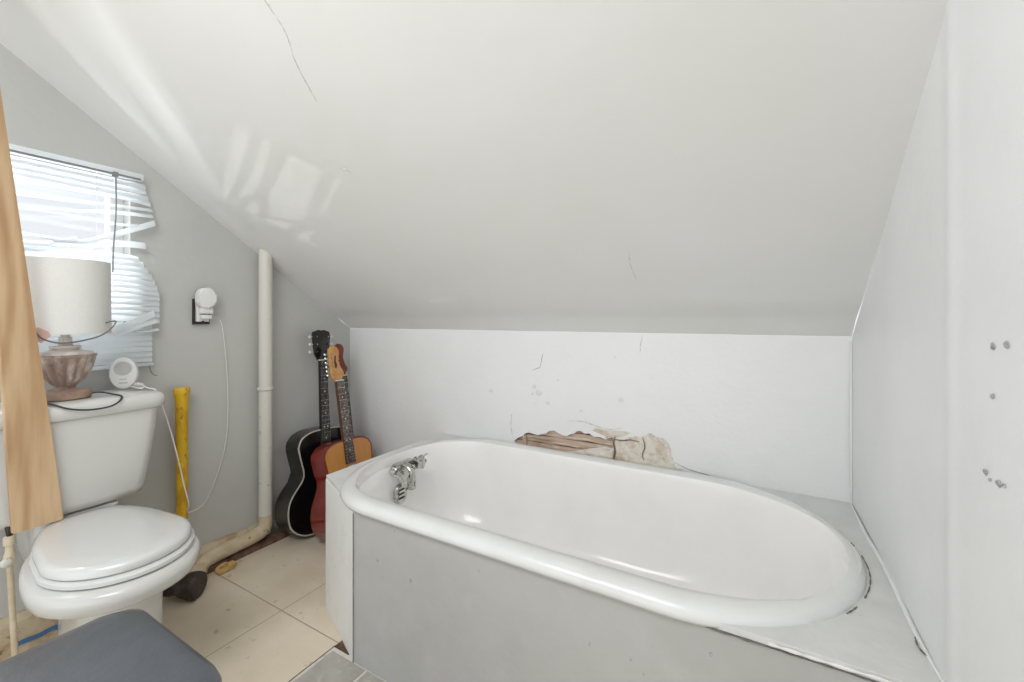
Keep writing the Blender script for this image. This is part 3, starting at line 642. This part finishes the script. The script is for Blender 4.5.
# ================================================================ pine board
A1 = Vector((-1.68, .411, .4505)); A0 = Vector((-1.668, .315, .4535))      # bottom corners (right, left) of the front face
up = (Vector((-1.68, .298, 1.574))-Vector((-1.68, .411, .453))).normalized()
up2 = (Vector((-1.655, .262, 1.574))-A0).normalized()
def board():
    b_ = bmesh.new(); back = Vector((-.019, -.002, 0)); rings = []
    for k in range(13):
        t = k/12
        tR = (zc(A1.y+up.y*1.2)-A1.z)/up.z*.985; 
        R = A1+up*tR*t; Lf = A0+up2*tR*t
        rings.append([R, Lf, Lf+back, R+back])
    loft(b_, rings); return b_
bm = board()
es = [e for e in bm.edges if abs((e.verts[0].co-e.verts[1].co).z) > .03]
bmesh.ops.bevel(bm, geom=es, offset=.0025, segments=2, affect='EDGES')
tag(obj('pine_board', bm, 'pine'), 'long pine board propped upright in front of the lamp at the left', 'board')

# ================================================================ bathtub
XA0, XA1 = -1.20, .207
tb = empty('bathtub', (-.5, 1.2, 0)); tag(tb, 'white enamelled bathtub with rolled rim set under the sloping ceiling', 'bathtub')
def tr(x0, x1, y0, y1, L_, R_, z): return [(x, y, z) for x, y in rrect(x0, x1, y0, y1, L_, R_, 20, 24)]
O = lambda d, z: tr(-1.264+d, .212-d*.8, .838+d, 1.592-d*.6, (.29-d*.4, .32-d*.4), (.36-d*.5, .375-d*.8), z)
I = lambda d, z: tr(-1.225+d*.55, .197-d*1.15, .900+d*.6, 1.53-d*.5, (.24, .25), (.37, (1.53-.900-d*1.1)/2), z)
bm = bmesh.new()
rings = [O(.014, .446), O(.004, .449), O(0, .458), O(.003, .468), O(.012, .477), O(.026, .482), O(.038, .481)]
rings_r = rings+[I(-.006, .479), I(-.002, .4765)]
br = bmesh.new(); loft(br, rings_r, False, False); child('rolled_rim', br, 'rim_paint', tb, angle=75)
rings = [I(-.002, .4765), I(0, .474), I(.004, .464), I(.010, .44), I(.022, .38), I(.04, .30), I(.065, .22), I(.10, .165), I(.15, .138), I(.22, .13), I(.35, .128)]
loft(bm, rings, cap0=False, cap1=True)
# outer skin below
rings = [O(.014, .446), O(.045, .44), O(.07, .30), O(.12, .12), O(.18, .09)]
loft(bm, rings, cap0=False, cap1=True)
bmesh.ops.remove_doubles(bm, verts=bm.verts, dist=.0003)
bas = child('basin', bm, 'enamel', tb, angle=75)
bm = bmesh.new(); lathe(bm, [(.022, 0), (.024, .002), (.018, .003), (.016, .001)], (-.95, 1.2, .1285), 20); child('drain', bm, 'chrome', bas)
bm = bmesh.new(); bmesh.ops.create_icosphere(bm, subdivisions=2, radius=.004)
for v in bm.verts: v.co.y *= .25; v.co += Vector((-.56, 1.518, .345))
child('enamel_chip', bm, 'spackle', tb)

# surround: panels and ledge
sr = empty('tub_surround', (-.5, .86, 0)); tag(sr, 'painted white boxed-in bathtub surround with front panel, corner panel and ledge', 'tub surround')
PC = [(-1.305, .968), (-1.024, .852)]
bm = bmesh.new()
def panel(p, q, th, z0, z1, name, m):
    d = Vector((q[0]-p[0], q[1]-p[1])).normalized(); nrm = Vector((-d.y, d.x))*th; NS = 24
    b_ = bmesh.new(); rings = []
    for k in range(NS+1):
        t = k/NS; x = p[0]+(q[0]-p[0])*t; y = p[1]+(q[1]-p[1])*t
        rings.append([(x, y, z0), (x+nrm.x, y+nrm.y, z0), (x+nrm.x, y+nrm.y, z1), (x, y, z1)])
    loft(b_, rings); return child(name, b_, m, sr, smooth=False)
panel((-1.022, .853), (XR-.001, .853), .018, .001, .447, 'front_panel', 'apron')
panel((-1.305, .968), (-1.024, .852), .018, .001, .449, 'corner_panel', 'panel')
panel((-1.305, 1.599), (-1.305, .970), .018, .001, .449, 'end_panel', 'panel')
# ledge around the tub opening
LO = [(-1.304, .970), (-1.022, .853), (XR-.001, .853), (XR-.001, 1.5995), (-1.304, 1.5995)]
hole_ = [(x, y) for x, y, z in O(.02, .45)][::4]
bm = bmesh.new(); thick_fill(bm, LO, [hole_], lambda u, v: (u, v, .463), (0, 0, -.013))
for v in bm.verts:
    if v.co.x > -.2 and v.co.y > .9: pass
child('ledge', bm, 'ledge', sr, smooth=False)
def lm(pts, r=.0016): marks_child('crack', 'crack', pts, r)
def marks_child(name, m, pts, r):
    b_ = bmesh.new(); tube(b_, spline(pts, 4), lambda t: r*(.3+.7*abs(math.sin(t*17+1))), 6); child(name, b_, m, sr)
ell = lambda a: (-.148+.364*math.cos(a), 1.215+.380*math.sin(a), .4645)
lm([ell(a) for a in (-.40, -.28, -.16, -.04, .10)], .0016)
lm([ell(a) for a in (.22, .26)], .0014); lm([ell(a) for a in (-.62, -.56, -.52)], .0015)
lm([(.243, .93, .4655), (.236, .95, .4655), (.238, .975, .466)], .0016)
lm([(-.10, .8505, .449), (-.03, .8505, .4485), (.0, .8495, .4495)], .002)
lm([(.0, .8495, .4495), (.05, .8515, .4485), (.1, .8505, .4495), (.15, .8515, .449), (.2, .8505, .4485), (.245, .8505, .449)], .0014)
lm([(-1.02, .8505, .4475), (-.8, .8505, .4475), (-.6, .8505, .4475), (-.4, .8505, .4475), (-.2, .8505, .4475), (-.1, .8505, .449)], .0014)
M['chalk'] = mat('pale_plaster_edge', srgb(228, 226, 220), .8)
marks_child('chipped_edge', 'chalk', [(.02, .851, .455), (.06, .8495, .456), (.10, .851, .455), (.16, .850, .457), (.2, .851, .456)], .0035)
# small dings on the front panel
for i, (x, z, r) in enumerate(((-.925, .33, .004), (-.80, .31, .0045), (-.74, .33, .003), (-.30, .33, .0035), (-.215, .335, .0035), (-.19, .315, .0025), (-.86, .428, .003), (-.58, .40, .003), (-.07, .40, .003))):
    b_ = bmesh.new(); bmesh.ops.create_icosphere(b_, subdivisions=2, radius=r)
    for v in b_.verts: v.co.y *= .25; v.co.z *= 1.5; v.co += Vector((x, .8528, z))
    child('ding', b_, 'spackle', sr)
bm = bmesh.new(); tube(bm, [(-1.0225, .850, .003), (-1.0225, .850, .44)], .0012, 6); child('panel_joint', bm, 'crack', sr)

# ================================================================ faucet on the end of the tub
fc = empty('tub_faucet', (-1.17, 1.22, .42)); tag(fc, 'old chrome two-handle faucet with overflow plate inside the end of the bathtub', 'faucet')
FX = -1.188
def knob(cy, czz):
    b_ = bmesh.new(); rg = []
    for (r, x) in ((.015, .0), (.013, .018), (.022, .022), (.026, .030), (.024, .040), (.012, .045)):
        rg.append([(FX+.022+x, cy+r*(1+.13*math.cos(5*a))*math.cos(a), czz+r*(1+.13*math.cos(5*a))*math.sin(a)) for a in [2*PI*k/40 for k in range(40)]])
    loft(b_, rg); return child('handle', b_, 'chrome', fc, angle=35)
bm = bmesh.new()
prism(bm, [(y+1.222, z+.434) for y, z in rrect(-.062, .062, -.022, .022, (.02, .02), (.02, .02), 8, 4)], 0, FX-.01, FX+.024, .006, seg=3)
child('mixer_body', bm, 'chrome', fc)
knob(1.170, .430); knob(1.264, .450)
bm = bmesh.new(); tube(bm, spline([(FX+.012, 1.218, .440), (FX+.034, 1.216, .440), (FX+.050, 1.214, .424), (FX+.054, 1.213, .40), (FX+.054, 1.213, .372)], 5), lambda t: .017-.002*t, 20)
lathe(bm, [(.0155, 0), (.0175, .002), (.0175, .010), (.0155, .012)], (FX+.054, 1.213, .364), 20); child('spout', bm, 'chrome', fc)
bm = bmesh.new(); tube(bm, [(FX+.055, 1.264, .465), (FX+.055, 1.296, .473)], .0035, 8); bmesh.ops.create_icosphere(bm, subdivisions=2, radius=.005, matrix=Matrix.Translation((FX+.055, 1.298, .4735))); child('lever', bm, 'chrome', fc)
bm = bmesh.new(); 
ov = [(y+1.200, z+.345) for y, z in rrect(-.030, .030, -.042, .036, (.028, .028), (.028, .028), 8, 4)]
prism(bm, ov, 0, FX+.002, FX+.016, .004, seg=2); ovp = child('overflow_plate', bm, 'chrome', fc)
bm = bmesh.new()
for dz in (-.014, .002, .018): prism(bm, [(y+1.200, z+.340+dz) for y, z in rrect(-.016, .016, -.003, .003, (.003, .003), (.003, .003), 4, 2)], 0, FX+.015, FX+.0175)
child('overflow_slot', bm, 'dark_metal', ovp, smooth=False)

# ================================================================ guitars (built upright facing +x, leaned on the gable wall)
def acoustic_outline(h, wl, wu, ww, n=26):
    """half widths: lower bout wl, waist ww, upper bout wu; height h"""
    half = [(0, 0), (wl*.55, .012*h), (wl*.9, .11*h), (wl, .25*h), (wl*.93, .40*h), (ww*1.05, .55*h), (ww, .63*h), (ww*1.06, .70*h), (wu*.98, .80*h), (wu, .87*h), (wu*.86, .95*h), (wu*.5, .995*h), (0, h)]
    s = [(p.x, max(0, p.y)) for p in spline([(a, b, 0) for a, b in half], 5)]
    right = s; left = [(-x, y) for x, y in reversed(s[1:-1])]
    return right+left
def shrink(o, d):
    n = len(o); out = []
    for i in range(n):
        a = Vector(o[i-1]); b = Vector(o[(i+1) % n]); t = (b-a)
        if t.length < 1e-6: t = Vector((1, 0))
        t.normalize(); out.append((o[i][0]-t.y*d, o[i][1]+t.x*d))
    return out
def guitar(root, outline, h, depth, nl, mats, head='acoustic', tilt_neck=0, hole=True, scale_frets=18):
    face_m, side_m, board_m, neck_m, head_m = mats[:5]
    def add(name, bm_, m, **k): o = obj(name, bm_, m, root, **k); return o
    b_ = bmesh.new(); prism(b_, outline, 0, 0, depth, .004 if depth > .06 else .010, seg=2 if depth > .06 else 3); body = add('body', b_, side_m, angle=40)
    b_ = bmesh.new(); prism(b_, shrink(outline, .007 if depth > .06 else .02), 0, depth-.002, depth+.0015); add('top', b_, face_m, smooth=False)
    if depth > .06:
        b_ = bmesh.new(); n = len(outline); o2 = shrink(outline, .0005); i2 = shrink(outline, .0065)
        loft(b_, [[(depth+.0018, u, v) for u, v in o2], [(depth+.0018, u, v) for u, v in i2], [(depth-.004, u, v) for u, v in i2], [(depth-.004, u, v) for u, v in o2], [(depth+.0018, u, v) for u, v in o2]], False, False)
        add('binding', b_, mats[5] if len(mats) > 5 else 'binding')
    if hole:
        b_ = bmesh.new(); R = .042*h/.48; zc_ = .62*h
        loft(b_, [[(depth+.002, R*math.cos(a), zc_+R*math.sin(a)) for a in [2*PI*k/40 for k in range(40)]], [(depth+.0022, R*.1*math.cos(a), zc_+R*.1*math.sin(a)) for a in [2*PI*k/40 for k in range(40)]]], True, True)
        add('sound_hole', b_, 'pickguard')
        b_ = bmesh.new(); loft(b_, [[(depth+.0024, R*q*math.cos(a), zc_+R*q*math.sin(a)) for a in [2*PI*k/40 for k in range(40)]] for q in (1.02, 1.14)], False, False); add('rosette', b_, 'binding')
    b_ = bmesh.new(); box(b_, depth+.0015, depth+.010, -.075*h/.48, .075*h/.48, .27*h, .30*h, .003); add('bridge', b_, board_m)
    # neck and fingerboard
    z0 = h*.74; zn = h+nl; w0, w1 = .027, .0215
    b_ = bmesh.new(); rings = []
    for t in (0, .5, 1):
        z = h-.01+(zn-h+.01)*t; w = w0+(w1-w0)*t
        rings.append([(depth-.001-.021*math.sin(PI*k/10), w*math.cos(PI*k/10), z) for k in range(11)])
    loft(b_, rings); add('neck', b_, neck_m, angle=60)
    b_ = bmesh.new(); loft(b_, [[(depth+.0016, -w, z), (depth+.0075, -w*.93, z), (depth+.0075, w*.93, z), (depth+.0016, w, z)] for z, w in ((z0, .028), (zn, w1))])
    L_ = zn-.30*h
    for k in range(1, scale_frets+1):
        z = zn-L_*(1-2**(-k/12)); 
        if z < z0: break
        w = w1+(.028-w1)*(zn-z)/(zn-z0); box(b_, depth+.0074, depth+.0086, -w*.93, w*.93, z-.0008, z+.0008, mi=1)
    for k in (3, 5, 7, 9, 12, 15):
        za = zn-L_*(1-2**(-(k-.5)/12))
        if za < z0+.01: continue
        for dy in ((0,) if k != 12 else (-.009, .009)):
            loft(b_, [[(x, dy+.0036*math.cos(a), za+.0036*math.sin(a)) for a in [2*PI*q/10 for q in range(10)]] for x in (depth+.0074, depth+.0080)], mi=2)
    o = add('fingerboard', b_, [board_m, 'chrome', 'pearl'], smooth=False)
    b_ = bmesh.new(); box(b_, depth+.001, depth+.010, -w1, w1, zn, zn+.006); add('nut', b_, 'pearl', smooth=False)
    # headstock
    if head == 'acoustic':
        ho = [(-.024, 0), (-.040, .030), (-.050, .120), (-.046, .142), (-.014, .152), (0, .146), (.014, .152), (.046, .142), (.050, .120), (.040, .030), (.024, 0)]
        pegs = [(s, .045+.038*k) for s in (-1, 1) for k in range(3)]; ew = .046
    else:
        # six-in-line headstock with a round ball at its end
        ho = [(-.022, 0), (-.030, .012), (-.041, .026), (-.036, .150), (-.030, .172), (-.010, .186), (.014, .180), (.026, .162), (.026, .142), (.018, .128), (.012, .105), (.020, .070), (.040, .040), (.036, .024), (.022, .014), (.021, 0)]
        pegs = [(-1, .036+.022*k) for k in range(6)]; ew = .037
    s_ = head_sc
    b_ = bmesh.new(); prism(b_, [(u*s_, zn+.004+v*s_) for u, v in ho], 0, depth-.016, depth-.002, .002)
    hs = add('headstock', b_, head_m, angle=40)
    if head != 'acoustic' and head_m == 'maple':
        b_ = bmesh.new(); prism(b_, [(-.012, zn+.07), (-.004, zn+.062), (.004, zn+.078), (-.002, zn+.10), (.004, zn+.125), (-.004, zn+.125), (-.010, zn+.10)], 0, depth-.002, depth-.0014); obj('decal', b_, 'rosewood', hs, smooth=False)
    for s, z in pegs:
        y = s*ew*s_; zz = zn+z*s_
        b_ = bmesh.new(); tube(b_, [(depth-.009, y, zz), (depth-.009, y+s*.012, zz)], .0022, 8)
        loft(b_, [[(depth-.009+rx*math.cos(a), y+s*d, zz+rz*math.sin(a)) for a in [2*PI*q/12 for q in range(12)]] for d, rx, rz in ((.011, .003, .004), (.013, .005, .008), (.020, .005, .008), (.023, .002, .004))])
        obj('tuning_peg', b_, 'chrome' if head_m != 'black' else 'pearl', hs)
        b_ = bmesh.new(); yy = y-s*.014*s_; tube(b_, [(depth-.004, yy, zz), (depth+.006, yy, zz)], .0032, 8); obj('string_post', b_, 'chrome', hs)
    for k in range(6):
        f = (k-2.5)/2.5; b_ = bmesh.new()
        tube(b_, [(depth+.011, f*.024, .285*h), (depth+.0105, f*.017, zn+.003)], .0005, 5); add('string', b_, 'chrome')
head_sc = .97
# black acoustic
g1 = empty('acoustic_guitar', (-1.835, 1.345, .0015), (0, math.radians(-5.6), 0))
g1.location = (-1.862, 1.325, .0015); g1.rotation_euler[0] = math.radians(-2.0)
tag(g1, 'black acoustic guitar with pale edge binding leaning on the gable wall', 'guitar', None)
guitar(g1, acoustic_outline(.47, .200, .142, .122), .47, .095, .328, ('black', 'black_side', 'ebony', 'black', 'black'), scale_frets=18)
# third guitar (mostly hidden)
g3 = empty('electric_guitar', (-1.756, 1.455, .0015), (0, math.radians(-8.6), 0))
tag(g3, 'guitar with red headstock and black fingerboard standing behind the amber-topped guitar', 'guitar')
head_sc = .88
guitar(g3, acoustic_outline(.30, .125, .11, .09), .30, .038, .418, ('red_dark', 'red_dark', 'ebony', 'red_dark', 'red_dark'), head='inline', hole=False)
# amber-topped red guitar
g2 = empty('acoustic_guitar', (-1.69, 1.425, .0015), (math.radians(1.0), math.radians(-9.6), 0))
g2.location = (-1.668, 1.352, .0015); g2.rotation_euler = (math.radians(-.8), math.radians(-13.2), 0)
tag(g2, 'red-sided acoustic guitar with amber top and tan headstock, nearest the bathtub', 'guitar')
head_sc = .92
guitar(g2, acoustic_outline(.43, .172, .135, .120), .43, .095, .275, ('amber', 'red', 'rosewood', 'mahogany', 'maple', 'red_dark'), head='inline')

# ================================================================ stool in the foreground
st = empty('padded_stool', (-.835, .17, 0)); tag(st, 'dark blue-grey padded vinyl stool in the bottom left foreground', 'stool')
def cushion(z, d, r):
    return [(x, y, z) for x, y in rrect(-1.002+d, -.667-d, .0+d, .341-d, (r, r), (r, r), 10, 10)]
bm = bmesh.new()
rings = [cushion(.438, .012, .035), cushion(.440, .004, .042), cushion(.448, 0, .045), cushion(.472, .0, .045), cushion(.486, .005, .045), cushion(.495, .016, .05), cushion(.500, .036, .05), cushion(.503, .075, .04), cushion(.504, .12, .02)]
loft(bm, rings); child('seat', bm, 'vinyl', st, angle=60)
bm = bmesh.new(); loft(bm, [cushion(.4375, .02, .03), cushion(.42, .02, .03)]); child('seat_base', bm, 'leg', st)
for x in (-.965, -.707):
    for y in (.04, .305):
        bm = bmesh.new(); tube(bm, [(x, y, 0), (x, y, .42)], .012, 14); child('leg', bm, 'leg', st)
